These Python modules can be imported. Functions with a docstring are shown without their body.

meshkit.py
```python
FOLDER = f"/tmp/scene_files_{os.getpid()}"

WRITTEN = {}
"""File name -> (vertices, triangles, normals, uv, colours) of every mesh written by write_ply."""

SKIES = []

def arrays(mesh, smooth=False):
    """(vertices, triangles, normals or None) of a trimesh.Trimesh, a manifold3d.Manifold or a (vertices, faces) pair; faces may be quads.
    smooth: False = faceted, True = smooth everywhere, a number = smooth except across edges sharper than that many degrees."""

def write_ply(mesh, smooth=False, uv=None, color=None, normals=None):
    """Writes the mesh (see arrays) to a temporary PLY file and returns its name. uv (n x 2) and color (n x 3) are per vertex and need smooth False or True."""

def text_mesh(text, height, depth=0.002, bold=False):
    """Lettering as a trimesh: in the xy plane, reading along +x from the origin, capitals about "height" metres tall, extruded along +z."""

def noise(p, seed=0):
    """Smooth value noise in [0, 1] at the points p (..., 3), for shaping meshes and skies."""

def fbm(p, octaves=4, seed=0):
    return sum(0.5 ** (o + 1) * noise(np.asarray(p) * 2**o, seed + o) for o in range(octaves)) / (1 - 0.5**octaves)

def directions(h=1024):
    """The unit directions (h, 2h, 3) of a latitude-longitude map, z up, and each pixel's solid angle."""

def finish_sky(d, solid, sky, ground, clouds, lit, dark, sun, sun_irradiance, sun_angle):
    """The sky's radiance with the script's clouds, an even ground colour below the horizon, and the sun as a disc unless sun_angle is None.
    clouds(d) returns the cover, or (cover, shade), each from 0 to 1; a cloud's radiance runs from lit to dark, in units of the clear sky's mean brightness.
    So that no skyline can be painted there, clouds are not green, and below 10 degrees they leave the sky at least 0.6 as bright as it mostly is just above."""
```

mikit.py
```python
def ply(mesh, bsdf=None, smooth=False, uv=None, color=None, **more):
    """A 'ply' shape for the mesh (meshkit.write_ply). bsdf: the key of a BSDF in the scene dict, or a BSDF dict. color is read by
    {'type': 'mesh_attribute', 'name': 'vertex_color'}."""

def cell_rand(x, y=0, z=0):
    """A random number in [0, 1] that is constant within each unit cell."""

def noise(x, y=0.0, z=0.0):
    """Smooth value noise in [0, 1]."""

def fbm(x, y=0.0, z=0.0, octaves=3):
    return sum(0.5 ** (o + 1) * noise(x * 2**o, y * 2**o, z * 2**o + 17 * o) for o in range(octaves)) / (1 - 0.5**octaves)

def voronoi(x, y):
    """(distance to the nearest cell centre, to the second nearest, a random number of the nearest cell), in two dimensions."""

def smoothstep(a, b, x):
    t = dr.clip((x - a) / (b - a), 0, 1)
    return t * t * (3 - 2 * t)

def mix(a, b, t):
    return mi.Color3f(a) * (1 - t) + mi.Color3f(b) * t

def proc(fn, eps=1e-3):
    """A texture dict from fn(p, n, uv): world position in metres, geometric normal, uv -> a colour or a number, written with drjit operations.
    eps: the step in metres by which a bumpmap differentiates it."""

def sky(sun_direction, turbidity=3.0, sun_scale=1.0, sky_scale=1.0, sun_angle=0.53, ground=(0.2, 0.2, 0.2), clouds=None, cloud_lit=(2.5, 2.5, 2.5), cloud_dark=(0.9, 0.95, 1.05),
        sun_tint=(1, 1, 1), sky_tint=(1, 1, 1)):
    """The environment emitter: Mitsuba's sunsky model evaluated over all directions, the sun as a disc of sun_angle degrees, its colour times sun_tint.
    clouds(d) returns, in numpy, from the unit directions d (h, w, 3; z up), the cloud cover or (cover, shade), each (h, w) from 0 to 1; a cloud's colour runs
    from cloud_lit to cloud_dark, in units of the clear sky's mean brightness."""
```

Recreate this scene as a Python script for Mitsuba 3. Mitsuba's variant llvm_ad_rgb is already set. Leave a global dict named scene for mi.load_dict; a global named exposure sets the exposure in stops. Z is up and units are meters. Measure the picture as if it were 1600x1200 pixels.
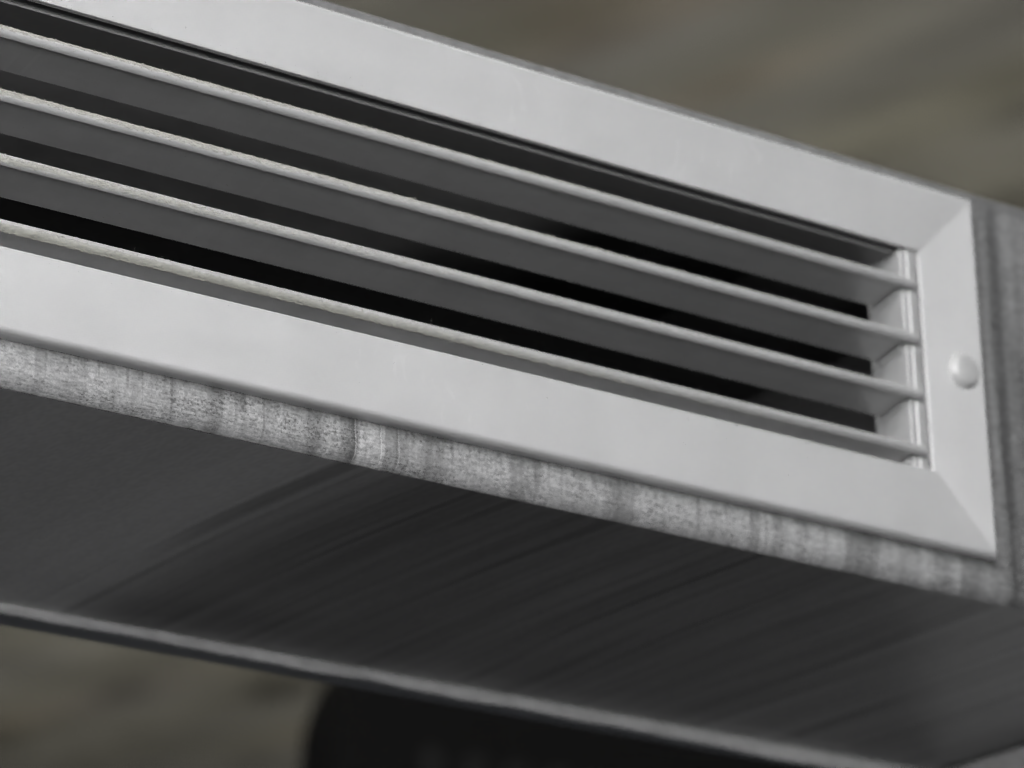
import math, random
import numpy as np, trimesh, drjit as dr, mitsuba as mi, mikit
from mikit import proc, ply, noise, fbm, smoothstep, mix
import manifold3d as m3
from shapely.geometry import Polygon

T = mi.ScalarTransform4f
rng = np.random.default_rng(7)
scene, labels = {}, {}

# ------------------------------------------------------------------ camera, light, exposure
CAM = np.array([-0.56175, -0.55531, -0.24879])
FWD = np.array([0.57876, 0.73802, 0.34693])
UP = np.array([-0.18947, -0.29209, 0.93744])
exposure = 0.0
FOCUS = 0.706
APERTURE = 0.0034
scene['camera'] = {'type': 'thinlens', 'fov': 14.687, 'fov_axis': 'x', 'aperture_radius': APERTURE, 'focus_distance': FOCUS,
                   'near_clip': 0.05, 'far_clip': 60.0,
                   'to_world': T().look_at(origin=CAM.tolist(), target=(CAM + FWD).tolist(), up=UP.tolist())}
scene['room_light'] = {'type': 'constant', 'radiance': {'type': 'rgb', 'value': [0.042, 0.042, 0.043]}}
WINDOW_L = [11.9, 11.9, 11.9]
UP_L = [1.95, 1.95, 1.9]
FILL_L = [1.5, 1.5, 1.5]


def rgb(*c):
    return {'type': 'rgb', 'value': list(c) if len(c) == 3 else [c[0]] * 3}


def add_bsdf(name, d):
    scene[name] = d


# ------------------------------------------------------------------ materials
def alu_fn(p, n, uv):
    m = fbm(p.x / 0.03, p.y / 0.03, p.z / 0.012)
    g = noise(p.x / 0.00022, p.y / 0.00022, p.z / 0.00022)
    scuff = smoothstep(0.80, 0.90, noise(p.x / 0.0011 + 3 * noise(p.z / 0.003), p.z / 0.0042, 6.0)) * smoothstep(0.60, 0.75, fbm(p.x / 0.02, p.z / 0.01, 11.0))
    smear = fbm(p.x / 0.012, p.z / 0.03, 19.0) - 0.5
    v = 0.595 + 0.035 * (m - 0.5) + 0.026 * (g - 0.5) + 0.03 * scuff + 0.06 * smear
    return mi.Color3f(v, v, v * 1.003)


def alu_rough(p, n, uv):
    return 0.39 + 0.24 * (fbm(p.x / 0.02, p.y / 0.02, p.z / 0.006) - 0.5)


def alu_bump(p, n, uv):
    return noise(p.x / 0.0005, p.y / 0.0005, p.z / 0.0005) * 1.2e-6 + fbm(p.x / 0.03, p.y / 0.02, p.z / 0.012) * 1.5e-5


add_bsdf('aluminium', {'type': 'bumpmap', 'scale': 1.0, 'arbitrary': proc(alu_bump, 1e-4),
                       'bsdf': {'type': 'principled', 'base_color': proc(alu_fn), 'roughness': proc(alu_rough), 'metallic': 0.35, 'specular': 0.5}})
# same metal on the short end bars; paler colour stands in for brushed sheen
add_bsdf('aluminium_sheen', {'type': 'bumpmap', 'scale': 1.0, 'arbitrary': proc(alu_bump, 1e-4),
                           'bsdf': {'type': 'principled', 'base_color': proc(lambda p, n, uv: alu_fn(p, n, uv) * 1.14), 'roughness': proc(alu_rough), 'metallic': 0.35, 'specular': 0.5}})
LIPZ = [0.05545, 0.04310, 0.03080, 0.01840]
# dusty band over each lip: lower and upper height above the lip's bottom, reach to the right
COAT = [(0.00130, 0.0050, -0.05), (0.00090, 0.0050, -0.06), (0.00040, 0.00145, -0.09), (-0.0010, 0.00125, -0.04)]


def coat(p):
    m = mi.Float(0)
    edge = 0.0004 * (noise(p.x / 0.0007, p.z / 0.0004, 1.0) - 0.5) + 0.00035 * (noise(p.x / 0.006, 2.0) - 0.5)
    for z0, (lo, hi, reach) in zip(LIPZ, COAT):
        h = p.z - z0 + edge
        k = smoothstep(lo - 0.00012, lo + 0.00018, h) * smoothstep(hi + 0.00018, hi - 0.00012, h)
        m = dr.select(dr.abs(p.z - z0 - 0.0011) < 0.0018, k * smoothstep(reach - 0.02, reach - 0.15, p.x), m)
    return m * smoothstep(0.0021, 0.0017, p.y)


def slat_fn(p, n, uv):
    c = coat(p)
    d = 0.29 + 0.20 * (noise(p.x / 0.00025, p.y / 0.00025, p.z / 0.00025) - 0.5) + 0.08 * (noise(p.x / 0.0009, p.y / 0.0006, p.z / 0.0006) - 0.5)
    film = 0.95 + 0.16 * (fbm(p.x / 0.018, p.y / 0.004, p.z / 0.01) - 0.5) + 0.03 * (noise(p.x / 0.0016, p.y / 0.02, 3.0) - 0.5)
    return mix(alu_fn(p, n, uv) * 0.84 * film, mi.Color3f(d, d * 0.995, d * 0.92), c)


add_bsdf('slat_metal', {'type': 'principled', 'base_color': proc(slat_fn), 'roughness': proc(lambda p, n, uv: 0.34 + 0.45 * coat(p)), 'metallic': proc(lambda p, n, uv: 0.35 * (1 - coat(p))), 'specular': 0.5})


def duct_dark_fn(p, n, uv):
    k = smoothstep(-0.135, -0.065, p.x + 0.03 * (noise(p.x / 0.02, p.y / 0.02) - 0.5))  # fade to black paints the dark inside the duct into the colour
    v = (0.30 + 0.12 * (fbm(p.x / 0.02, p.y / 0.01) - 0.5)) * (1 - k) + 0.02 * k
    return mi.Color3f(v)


add_bsdf('baffle_metal', {'type': 'diffuse', 'reflectance': proc(duct_dark_fn)})
add_bsdf('rail_metal', {'type': 'principled', 'base_color': rgb(0.15), 'roughness': 0.4})
add_bsdf('cap_plastic', {'type': 'principled', 'base_color': rgb(0.38), 'roughness': 0.32, 'specular': 0.5})


def grain(p, speck):
    s = p.z - p.y
    warp = 0.0022 * (noise(s / 0.05, p.x / 0.03) - 0.5)
    x = p.x + warp
    wide = fbm(x / 0.016, s / 0.3, 3.0)
    band = noise(x / 0.0030, s / 0.12, 9.0)
    thin = noise(x / 0.0009, s / 0.02, 4.0)
    v = 0.238 + 0.08 * (wide - 0.5) + 0.09 * (smoothstep(0.15, 0.6, band) - 0.7) + 0.06 * (thin - 0.5)
    v *= 1 - 0.24 * smoothstep(0.80, 0.92, noise(x / 0.0010, s / 0.03, 14.0))       # narrow dark figure lines
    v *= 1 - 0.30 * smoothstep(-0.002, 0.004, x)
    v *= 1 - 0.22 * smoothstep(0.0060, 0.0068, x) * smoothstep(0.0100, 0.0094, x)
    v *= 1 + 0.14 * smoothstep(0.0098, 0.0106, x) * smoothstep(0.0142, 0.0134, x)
    cloud = fbm(x / 0.007, s / 0.004, 8.0)
    dash = noise(x / 0.0019 + 0.5 * noise(s / 0.001, x / 0.004), s / 0.00032, 2.0)
    spk = noise(x / 0.00026, s / 0.00024, 5.0)
    spk2 = noise(x / 0.0006, s / 0.0005, 6.0)
    v *= 1 + speck * (0.42 * (dash - 0.5) + 0.42 * (spk - 0.5) + 0.45 * (spk2 - 0.5)) * (0.5 + 1.0 * cloud)
    pore = smoothstep(0.66, 0.84, noise(x / 0.00045, s / 0.00028, 12.0)) * smoothstep(0.45, 0.62, cloud)
    v *= 1 - 0.34 * speck * pore
    k = smoothstep(0.0800, 0.0806, p.z)      # upper rim plainer and darker
    v = v * (1 - k) + (0.17 + 0.25 * (v - 0.3)) * k
    return v, x, s


def laminate_fn(p, n, uv):
    v, x, s = grain(p, 1.0)
    # the two figured bands and three fine cracks of the foil near the middle
    low = smoothstep(0.050, 0.040, p.z)
    v *= 1 - 0.28 * low * smoothstep(-0.1654, -0.1646, x) * smoothstep(-0.1612, -0.1618, x)
    v *= 1 + 0.22 * low * smoothstep(-0.1613, -0.1608, x) * smoothstep(-0.1546, -0.1550, x)
    v *= 1 - 0.22 * low * smoothstep(-0.1549, -0.1545, x) * smoothstep(-0.1490, -0.1496, x)
    wob = 0.00025 * (noise(s / 0.0012, 3.0) - 0.5)
    for c, hi in ((-0.1607, 0.6), (-0.1549, 0.55), (-0.1509, 0.35)):
        v += 0.26 * hi * low * smoothstep(0.00016, 0.00004, dr.abs(p.x + wob - c)) * smoothstep(-0.0135, -0.011, s)
    v = dr.clip(v, 0.05, 0.6)
    return mi.Color3f(v, v, v * 1.005)


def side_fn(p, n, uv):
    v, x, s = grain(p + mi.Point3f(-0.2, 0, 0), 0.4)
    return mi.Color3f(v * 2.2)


def under_fn(p, n, uv):
    s = p.z - p.y
    x = p.x + 0.0038 * (noise(s / 0.06, p.x / 0.05, 21.0) - 0.5)
    calm = smoothstep(-0.172, -0.158, x)      # a plain patch of the foil, then figured wood
    wide = fbm(x / 0.020, s / 0.35, 3.0)
    band = fbm(x / 0.0050, s / 0.14, 9.0)
    line = noise(x / 0.0013, s / 0.05, 4.0)
    v = 0.30 + 0.06 * (wide - 0.5) + (0.04 + 0.06 * calm) * (band - 0.5) + 0.05 * (0.3 + calm) * (line - 0.5)
    v *= 1 + 0.11 * (noise(x / 0.0006, s / 0.0012, 2.0) - 0.5)
    streak = smoothstep(0.70, 0.88, noise(x / 0.0030 + 0.35 * noise(s / 0.05, x / 0.01), s / 0.13, 31.0))
    v *= 1 - 0.24 * streak * calm
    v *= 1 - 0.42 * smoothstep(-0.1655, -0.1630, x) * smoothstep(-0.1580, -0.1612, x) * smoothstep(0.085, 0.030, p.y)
    v *= 1.88 - 1.22 * smoothstep(-0.172, -0.140, x)  # lighter left end: reflected light put into the colour
    v = dr.clip(v, 0.03, 0.6)
    return mi.Color3f(v, v, v * 1.005)


def lam_bump(p, n, uv):
    s = p.z - p.y
    return 8e-6 * noise(p.x / 0.0011, s / 0.00026, 2.0) + 1.2e-5 * noise(p.x / 0.0003, s / 0.0003, 5.0)


add_bsdf('laminate', {'type': 'bumpmap', 'scale': 1.0, 'arbitrary': proc(lam_bump, 6e-5),
                      'bsdf': {'type': 'principled', 'base_color': proc(laminate_fn), 'roughness': 0.42, 'specular': 0.4}})
add_bsdf('laminate_side', {'type': 'principled', 'base_color': proc(side_fn), 'roughness': 0.42, 'specular': 0.4})
add_bsdf('laminate_under', {'type': 'principled', 'base_color': proc(under_fn), 'roughness': 0.42, 'specular': 0.5})


def strip_fn(p, n, uv):
    v = 0.70 + 0.30 * (fbm(p.x / 0.012, p.z / 0.004, 2.0) - 0.5) + 0.15 * (noise(p.x / 0.003, p.z / 0.001) - 0.5)
    return mi.Color3f(v, v, v)


add_bsdf('raw_edge', {'type': 'principled', 'base_color': proc(strip_fn), 'roughness': 0.5, 'specular': 0.4})
add_bsdf('rail_paint', {'type': 'principled', 'base_color': rgb(0.17, 0.18, 0.20), 'roughness': 0.45})
add_bsdf('duct_black', {'type': 'diffuse', 'reflectance': rgb(0.075)})
add_bsdf('black_plastic', {'type': 'principled', 'base_color': rgb(0.012), 'roughness': 0.6, 'specular': 0.2})
add_bsdf('rib_plastic', {'type': 'principled', 'base_color': rgb(0.026), 'roughness': 0.8, 'specular': 0.1})


def ceiling_fn(p, n, uv):
    a = p.x + 0.2 * p.y
    b = p.y - 0.2 * p.x
    w = fbm(a / 0.15, b / 0.40, 1.0)
    k = noise(a / 0.080, b / 0.15, 41.0)
    h = noise(a / 0.055, b / 0.11, 53.0)
    v = 0.325 + 0.12 * (w - 0.5) + 0.15 * (h - 0.5) - 0.16 * smoothstep(0.60, 0.90, k)
    g = noise(a / 0.10, b / 0.3, 15.0)
    red = smoothstep(0.55, 0.95, noise(a / 0.08, b / 0.25, 23.0))
    return mi.Color3f(v * (1.0 + 0.03 * red), v * (0.945 + 0.02 * (g - 0.5) - 0.03 * red), v * (0.72 + 0.13 * g - 0.05 * red))


add_bsdf('ceiling_wood', {'type': 'twosided', 'bsdf': {'type': 'diffuse', 'reflectance': proc(ceiling_fn)}})
add_bsdf('dust_grain', {'type': 'diffuse', 'reflectance': rgb(0.34, 0.337, 0.30)})
add_bsdf('dirt_grain', {'type': 'diffuse', 'reflectance': rgb(0.05)})
add_bsdf('lamp_housing', {'type': 'diffuse', 'reflectance': rgb(0.05)})


# ------------------------------------------------------------------ helpers
def put(key, mesh, bsdf, smooth=False, label=None, **more):
    k, n = key, 0
    while k in scene:
        n += 1
        k = f'{key}_{n:03d}'
    scene[k] = ply(mesh, bsdf, smooth=smooth, **more)
    if label:
        labels[k] = {'label': label}
    return k


def bar_x(profile, x0, x1, steps=1):
    """A prism along x of a (y, z) outline."""
    pr = Polygon(profile)
    cs = m3.CrossSection([np.array(pr.exterior.coords)[:-1]], m3.FillRule.EvenOdd)
    m = m3.Manifold.extrude(cs, x1 - x0, steps)
    mm = m.to_mesh()
    v = np.array(mm.vert_properties)[:, :3]
    v = np.stack([v[:, 2] + x0, v[:, 0], v[:, 1]], 1)
    t = trimesh.Trimesh(v, np.array(mm.tri_verts), process=False)
    return t


def box(x0, x1, y0, y1, z0, z1, r=0.0):
    if r:
        c = [m3.Manifold.sphere(r, 12).translate([x, y, z]) for x in (x0 + r, x1 - r) for y in (y0 + r, y1 - r) for z in (z0 + r, z1 - r)]
        return m3.Manifold.batch_hull(c)
    return m3.Manifold.cube([x1 - x0, y1 - y0, z1 - z0]).translate([x0, y0, z0])


def arc(cy, cz, r, a0, a1, n=10):
    return [(cy + r * math.cos(a), cz + r * math.sin(a)) for a in np.linspace(math.radians(a0), math.radians(a1), n)]


# ------------------------------------------------------------------ setting: wooden ceiling far behind
cm = trimesh.creation.box([9.0, 11.0, 0.04])
cm.apply_translation([2.5, 4.6, 1.22])
put('ceiling', cm, 'ceiling_wood')
labels['ceiling'] = {'label': 'out of focus brownish wooden ceiling behind the cabinet', 'kind': 'structure'}

# ------------------------------------------------------------------ cabinet that carries the grille
X0, X1 = -0.62, 0.22
YF, ZB, ZT = 0.0030, -0.0090, 0.0834
RT = 0.0012
prof = ([(YF, ZT - RT)] + [(YF, -0.0048)] + [(YF + 0.0051 * (1 - math.cos(a)), -0.0050 - 0.0051 * math.sin(a)) for a in np.linspace(0.06, 0.86, 14)]  + [(0.0050, -0.0089), (0.0050, ZB + 0.0025), (0.019, ZB + 0.0025), (0.019, ZT)]
        + arc(YF + RT, ZT - RT, RT, 90, 180, 8)[:-1])
fas = bar_x(prof, X0, X1, 160)
v = fas.vertices
fas = m3.Manifold(m3.Mesh(np.asarray(v, np.float32), np.asarray(fas.faces, np.uint32)))
fas = fas - box(-0.4685, -0.0115, -0.01, 0.05, 0.0125, 0.0675)
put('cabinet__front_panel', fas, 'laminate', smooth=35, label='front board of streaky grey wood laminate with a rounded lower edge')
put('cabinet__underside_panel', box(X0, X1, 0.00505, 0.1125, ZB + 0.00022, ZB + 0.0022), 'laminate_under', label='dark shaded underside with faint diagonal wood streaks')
put('cabinet__top_panel', box(X0, X1, 0.0192, 0.125, ZT - 0.0155, ZT - 0.0005), 'laminate_under')
# pale strip along the rear edge, its lower rim uneven
xs = np.linspace(X0, X1, 260)
low = -0.0104 - 0.0012 * np.clip((xs + 0.17) / 0.17, 0, 1.3) + 0.00035 * np.interp(xs, np.linspace(X0, X1, 60), rng.uniform(-1, 1, 60)) + 0.00010 * rng.uniform(-1, 1, 260)
vv, ff = [], []
for i, x in enumerate(xs):
    vv += [(x, 0.1126, -0.0075), (x, 0.1126, low[i] + 0.0003), (x, 0.1129, low[i]), (x, 0.1138, low[i]), (x, 0.1138, -0.0075)]
for i in range(len(xs) - 1):
    for k in range(5):
        a, b = i * 5 + k, i * 5 + (k + 1) % 5
        ff.append((a, a + 5, b + 5, b))
n5 = 5 * (len(xs) - 1)
strip = trimesh.Trimesh(vv, [t for q in ff for t in ((q[0], q[1], q[2]), (q[0], q[2], q[3]))] + [(0, 1, 2), (0, 2, 3), (0, 3, 4), (n5, n5 + 2, n5 + 1), (n5, n5 + 3, n5 + 2), (n5, n5 + 4, n5 + 3)], process=False)
strip.fix_normals()
put('cabinet__edge_strip', strip, 'raw_edge', smooth=35, label='thin pale strip along the rear edge of the underside')
put('cabinet__back_rail', box(X0, X1, 0.1140, 0.1205, -0.0107, 0.066), 'rail_paint', label='dark bluish rail behind the pale strip')
put('cabinet__side_panel', box(0.0862, 0.104, 0.006, 0.1122, -0.32, ZB - 0.0003, 0.0006), 'laminate_side', label='lighter side board below the right end of the underside')
duct = box(-0.475, 0.02, 0.0195, 0.1115, 0.002, 0.0665) - box(-0.470, 0.015, 0.0185, 0.107, 0.005, 0.0655)
put('cabinet__duct', duct, 'duct_black', label='black air duct seen between the slats')
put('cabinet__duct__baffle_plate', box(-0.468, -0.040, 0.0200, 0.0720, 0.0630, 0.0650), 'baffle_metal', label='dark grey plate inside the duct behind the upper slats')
labels['cabinet'] = {'label': 'grey wood laminate cabinet corner that holds the metal ventilation grille', 'category': 'cabinet'}

# ------------------------------------------------------------------ ventilation grille
OX0, OX1, OZ0, OZ1, W = -0.4804, 0.0004, -0.0006, 0.0800, 0.0159
ST = 0.955   # the upper bar shows slightly narrower
# outline across a frame member: u inwards from the outer edge, y depth
fp = [(0.0, 0.0031), (0.0, 0.0013)] + [(0.0013 - 0.0013 * math.cos(a), 0.0013 - 0.0013 * math.sin(a)) for a in np.linspace(0.15, math.pi / 2, 12)]
fp += [(0.004, 0.00025), (W - 0.0004, 0.00105), (W - 0.0001, 0.00112), (W, 0.00125), (W, 0.0022), (W - 0.0012, 0.0022), (W - 0.0012, 0.0031)]
GAP = 0.00006


TILT = {'top': 1.0, 'bottom': 0.15, 'left': 1.0, 'right': 1.25}


def member(side):
    vs = []
    for e in (0, 1):
        for u, y in fp:
            if u > 0.003 and y < 0.0013:
                y *= TILT[side]
            if side in ('bottom', 'top'):
                x = OX0 + u + GAP if e == 0 else OX1 - u - GAP
                z = OZ0 + u if side == 'bottom' else OZ1 - u * ST
            else:
                z = OZ0 + u + GAP if e == 0 else OZ1 - u * ST - GAP
                x = OX0 + u if side == 'left' else OX1 - u
            vs.append((x, y, z))
    n = len(fp)
    fs = []
    for i in range(n):
        j = (i + 1) % n
        fs += [(i, j, n + j), (i, n + j, n + i)]
    poly = m3.triangulate([np.array(fp)])
    fs += [tuple(t) for t in poly] + [(n + t[0], n + t[2], n + t[1]) for t in poly]
    m = trimesh.Trimesh(vs, fs, process=False)
    m.fix_normals()
    if m.volume < 0:
        m.invert()
    return m


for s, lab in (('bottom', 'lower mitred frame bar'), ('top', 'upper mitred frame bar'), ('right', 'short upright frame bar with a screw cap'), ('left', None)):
    put('ventilation_grille__frame_bar', member(s), 'aluminium_sheen' if s in ('left', 'right') else 'aluminium', smooth=25, label=lab)

# slats: a rounded lip in front of a thin blade that drops towards the back

def slat_profile(z0):
    lip = [(0.00075, z0), (0.00035, z0 + 0.00025), (0.00008, z0 + 0.0007), (0.0, z0 + 0.0012), (0.00012, z0 + 0.0017), (0.00045, z0 + 0.0021), (0.0009, z0 + 0.0023),
           (0.0014, z0 + 0.0021), (0.0018, z0 + 0.0016)]
    blade = [(0.0095, z0 - 0.0003), (0.0100, z0 - 0.0007), (0.0100, z0 - 0.0015), (0.0022, z0 + 0.00035), (0.0016, z0 + 0.00045), (0.0012, z0 + 0.00035), (0.0010, z0 + 0.0001)]
    return lip + blade


SX0, SX1 = -0.463, -0.0181
for z0 in LIPZ:
    body = bar_x(slat_profile(z0), SX0, -0.0210, 1)
    tip = bar_x([p for p in slat_profile(z0) if p[0] <= 0.00125 and p[1] > z0 - 0.0001 and p != (0.0012, z0 + 0.00035)], -0.0210, SX1, 1)
    put('ventilation_grille__slat', trimesh.util.concatenate([body, tip]), 'slat_metal', smooth=28)

for k, (a, b) in enumerate(((-0.0207, -0.0163), (-0.4657, -0.4613))):
    inner = b if k else a
    plate = box(*((a, a + 0.0012) if k == 0 else (b - 0.0012, b)), 0.0022, 0.0122, 0.0140, 0.0642)
    f0 = box(a + 0.00005, a + 0.00135, 0.0016, 0.0032, 0.0140, 0.0642, 0.0002)
    f1 = box(a + 0.0015, b, 0.0013, 0.0032, 0.0138, 0.0644, 0.0004)
    key = put('ventilation_grille__end_plate', plate + f0 + f1 + box(a, b, 0.0026, 0.0034, 0.0140, 0.0640), 'slat_metal', smooth=30)
    if k == 0:
        for z0 in LIPZ:
            seat = bar_x([(0.0032, z0 - 0.00035), (0.0032, z0 - 0.0011), (0.0092, z0 - 0.00275), (0.0092, z0 - 0.00195)], a - 0.0007, a, 0)
            put(key + '__slat_seat', seat, 'slat_metal')
put('ventilation_grille__rail', bar_x([(0.0031, 0.0641), (0.0030, 0.0639), (0.0031, 0.0636), (0.0122, 0.0636), (0.0122, 0.0642), (0.0046, 0.0642), (0.0046, 0.0672), (0.0040, 0.0672), (0.0040, 0.0642), (0.0034, 0.0642)], -0.4650, -0.0208), 'rail_metal', smooth=30)
put('ventilation_grille__rail', bar_x([(0.0030, 0.0135), (0.0030, 0.0145), (0.0122, 0.0145), (0.0122, 0.0135)], -0.4650, -0.0208), 'slat_metal')
# domed cap
rp = [(0.0, -0.00114)] + [(0.0031 * math.sin(a), -0.00080 - 0.00034 * math.cos(a)) for a in np.linspace(0.2, 1.45, 10)] + [(0.0033, -0.00065), (0.0038, -0.0001), (0.0041, 0.0004), (0.0041, 0.0014), (0, 0.0014)]
cap = trimesh.creation.revolve(np.array(rp), sections=48)
cv = cap.vertices.copy()
cap = trimesh.Trimesh(np.stack([cv[:, 0] - 0.0054, cv[:, 2] + 0.0002, cv[:, 1] + 0.0397], 1), cap.faces, process=True)
cap.fix_normals()
put('ventilation_grille__screw_cap', cap, 'cap_plastic', smooth=40, label='round domed screw cap on the upright frame bar')
labels['ventilation_grille'] = {'label': 'light grey metal ventilation grille with four dusty horizontal slats in a mitred frame', 'category': 'grille'}

# ------------------------------------------------------------------ blurred black ribbed panel behind
by = 1.0
cyl = m3.Manifold.batch_hull([m3.Manifold.cylinder(0.03, 0.075, 0.075, 40).rotate([-90, 0, 0]).translate([x, by, z]) for x in (0.614, 1.08) for z in (-0.68, 0.262)])
put('ribbed_panel__body', cyl, 'black_plastic', smooth=30)
for i in range(20):
    x = 0.590 + i * 0.0270
    put('ribbed_panel__rib', box(x, x + 0.017, by - 0.006, by + 0.002, -0.68, 0.275, 0.004), 'rib_plastic', smooth=30)
labels['ribbed_panel'] = {'label': 'black upright ribbed panel with rounded corner, blurred below and behind the cabinet', 'category': 'panel'}

# ------------------------------------------------------------------ dust on the slat lips
# lip outline by angle: 0 = bottom front, 1 = top
def lip_point(z0, t):
    pts = np.array([(0.00075, z0), (0.00035, z0 + 0.00025), (0.00008, z0 + 0.0007), (0.0, z0 + 0.0012), (0.00012, z0 + 0.0017), (0.00045, z0 + 0.0021), (0.0009, z0 + 0.0023), (0.0014, z0 + 0.0022)])
    s = np.linspace(0, 1, len(pts))
    return np.interp(t, s, pts[:, 0]), np.interp(t, s, pts[:, 1])


def grains(c, size):
    """Little irregular four- to eight-faced crumbs."""
    n = len(c)
    base = np.array([(1, 0, 0), (-1, 0, 0), (0, 1, 0), (0, -1, 0), (0, 0, 1), (0, 0, -1)], float)
    fs = np.array([(0, 2, 4), (2, 1, 4), (1, 3, 4), (3, 0, 4), (2, 0, 5), (1, 2, 5), (3, 1, 5), (0, 3, 5)])
    q = rng.normal(size=(n, 3, 3))
    q = np.linalg.qr(q)[0]
    q[np.linalg.det(q) < 0, :, 0] *= -1
    pts = base[None] * rng.uniform(0.5, 1.3, (n, 6, 1)) * size[:, None, None]
    pts = np.einsum('nij,nkj->nki', q, pts) + c[:, None]
    return pts.reshape(-1, 3), (fs[None] + 6 * np.arange(n)[:, None, None]).reshape(-1, 3)


V, F, off = [], [], 0


def push(a):
    global off
    V.append(a[0]); F.append(a[1] + off); off += len(a[0])


# per slat: centre and spread of the dusty zone over the lip, how far right it reaches
zones = [(0.74, 0.22, 5000), (0.62, 0.26, 6000), (0.42, 0.22, 5000), (0.20, 0.20, 6500)]
for z0, (tc, sp, n) in zip(LIPZ, zones):
    x = -0.262 + 0.24 * rng.beta(1.0, 2.4, n)
    clump = np.interp(x, np.linspace(-0.27, 0, 400), rng.uniform(-0.5, 0.5, 400))
    t = np.clip(tc + 0.25 * sp * clump + rng.normal(size=n) * sp * 0.62, 0.0, 1.0)
    y, z = lip_point(z0, t)
    c = np.stack([x, y, z], 1) + rng.normal(size=(n, 3)) * 0.00004
    push(grains(c, rng.lognormal(math.log(0.000085), 0.42, n)))
    # stray crumbs and shaggy flecks
    m = 260
    x = -0.262 + 0.25 * rng.beta(1.0, 1.7, m)
    y, z = lip_point(z0, rng.uniform(0, 1, m))
    push(grains(np.stack([x, y, z], 1), rng.lognormal(math.log(0.00010), 0.4, m)))
# shaggy fringe below the lowest lip and on top of the first
for z0, tt, dz, m in ((LIPZ[3], 0.05, -1, 1800), (LIPZ[0], 0.93, 1, 900), (LIPZ[1], 0.9, 1, 500)):
    x = -0.262 + 0.22 * rng.beta(1.0, 2.0, m)
    y, z = lip_point(z0, np.full(m, tt))
    push(grains(np.stack([x, y - 0.0001 * rng.random(m), z + dz * np.abs(rng.normal(size=m)) * 0.00018], 1), rng.lognormal(math.log(0.000085), 0.4, m)))


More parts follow.
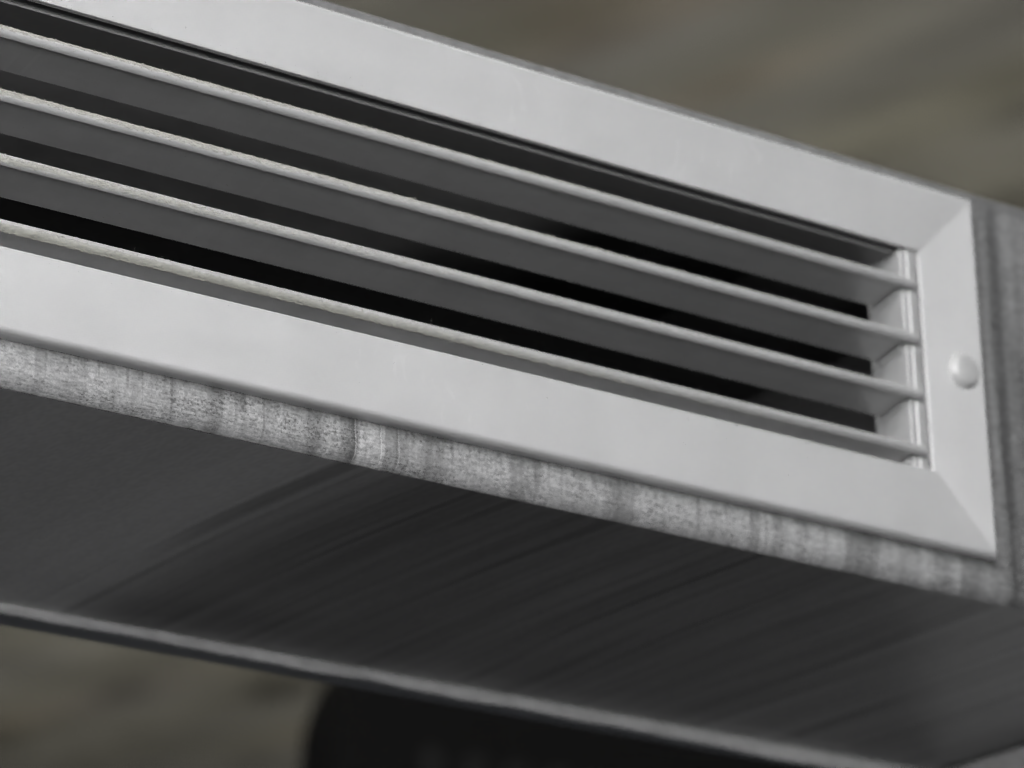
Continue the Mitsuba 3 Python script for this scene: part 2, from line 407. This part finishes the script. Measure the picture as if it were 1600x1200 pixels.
def fibre(p0, length, rad, bend):
    k = 9
    d = rng.normal(size=3); d[1] *= 0.5; d /= np.linalg.norm(d)
    b = rng.normal(size=3); b /= np.linalg.norm(b)
    s = np.linspace(0, 1, k)[:, None]
    path = np.array(p0) + d * s * length + b * bend * (s * s)
    ring = np.array([(0, 1, 0), (0, -0.5, 0.87), (0, -0.5, -0.87)]) * rad
    v = (path[:, None] + ring[None]).reshape(-1, 3)
    f = []
    for i in range(k - 1):
        for j in range(3):
            a, c_ = i * 3 + j, i * 3 + (j + 1) % 3
            f += [(a, c_, c_ + 3), (a, c_ + 3, a + 3)]
    return v, np.array(f)


for z0, n in zip(LIPZ, (12, 14, 14, 22)):
    for _ in range(n):
        x = -0.255 + 0.2 * rng.random()
        y, z = lip_point(z0, rng.uniform(0.0, 0.9))
        push(fibre((x, y - 0.0001, z), rng.uniform(0.0006, 0.0018), 0.000018, rng.uniform(-0.0007, 0.0007)))
# crumbs clinging under the slats
for z0 in LIPZ:
    n = 60
    x = rng.uniform(-0.26, -0.06, n); u = rng.random(n)
    push(grains(np.stack([x, 0.0022 + 0.0075 * u, z0 + 0.00033 - 0.0018 * u], 1), rng.lognormal(math.log(0.00005), 0.4, n)))
put('dust', (np.vstack(V), np.vstack(F)), 'dust_grain')
labels['dust'] = {'label': 'pale grey dust crumbs and lint lying along the slat lips of the grille', 'category': 'dust', 'kind': 'stuff'}

# dark dirt specks on the frame
V, F, off = [], [], 0
n = 150
x = -0.262 + 0.23 * rng.beta(1.0, 2.0, n)
z = 0.0649 + np.abs(rng.normal(size=n)) * 0.0012
push(grains(np.stack([x, 0.00106 - 0.07 * (z - 0.0649), z], 1), rng.lognormal(math.log(0.000045), 0.45, n)))
n = 60
x = rng.uniform(-0.26, -0.05, n)
z = np.where(rng.random(n) < 0.6, 0.0151 - np.abs(rng.normal(size=n)) * 0.0008, rng.uniform(0.002, 0.015, n))
push(grains(np.stack([x, 0.00004 + 0.0105 * np.maximum(z - 0.0034, 0), z], 1), rng.lognormal(math.log(0.000045), 0.45, n)))
put('dirt', (np.vstack(V), np.vstack(F)), 'dirt_grain')
labels['dirt'] = {'label': 'tiny dark specks of dirt on the frame along its inner edges', 'category': 'dirt', 'kind': 'stuff'}


# ------------------------------------------------------------------ lamps
def lamp(name, centre, normal, w, h, L, label):
    n = np.array(normal, float); n /= np.linalg.norm(n)
    up = np.array([0, 0, 1.0]) if abs(n[2]) < 0.9 else np.array([0, 1.0, 0])
    r = np.cross(up, n); r /= np.linalg.norm(r); u = np.cross(n, r)
    M = np.eye(4); M[:3, 0], M[:3, 1], M[:3, 2], M[:3, 3] = r, u, n, centre
    q = np.array([(-w / 2, -h / 2, 0), (w / 2, -h / 2, 0), (w / 2, h / 2, 0), (-w / 2, h / 2, 0)])
    q = q @ M[:3, :3].T + M[:3, 3]
    scene[name + '__diffuser'] = ply((q, np.array([(0, 1, 2, 3)])), emitter={'type': 'area', 'radiance': {'type': 'rgb', 'value': L}})
    hb = trimesh.creation.box([w + 0.02, h + 0.02, 0.05])
    hb.apply_translation([0, 0, -0.027]); hb.apply_transform(M)
    put(name + '__housing', hb, 'lamp_housing')
    labels[name] = {'label': label, 'category': 'lamp'}


lamp('softbox', (-0.80, -0.78, 0.345), (0.64, 0.80, -0.31), 0.60, 1.05, WINDOW_L, 'tall softbox lamp behind and left of the camera')
lamp('added_uplight', (1.8, 2.5, -0.25), (0, 0, 1), 0.9, 2.0, UP_L, 'added upward light out of view that brightens the wooden ceiling')  # added unseen light, there only to brighten the ceiling
BP = (-0.62, -0.22, -0.42)  # added fill light with a stand, unseen, to brighten the underside
bulb = trimesh.creation.icosphere(3, 0.035); bulb.apply_translation(BP)
scene['added_fill__bulb'] = ply(bulb, smooth=True, emitter={'type': 'area', 'radiance': {'type': 'rgb', 'value': FILL_L}})
put('added_fill__stand', m3.Manifold.cylinder(0.10, 0.016, 0.016, 24).translate([BP[0], BP[1], BP[2] - 0.135]) + m3.Manifold.cylinder(0.015, 0.07, 0.06, 32).translate([BP[0], BP[1], BP[2] - 0.149]), 'lamp_housing', smooth=30)
labels['added_fill'] = {'label': 'added fill light on a dark stand out of view that brightens the underside', 'category': 'lamp'}
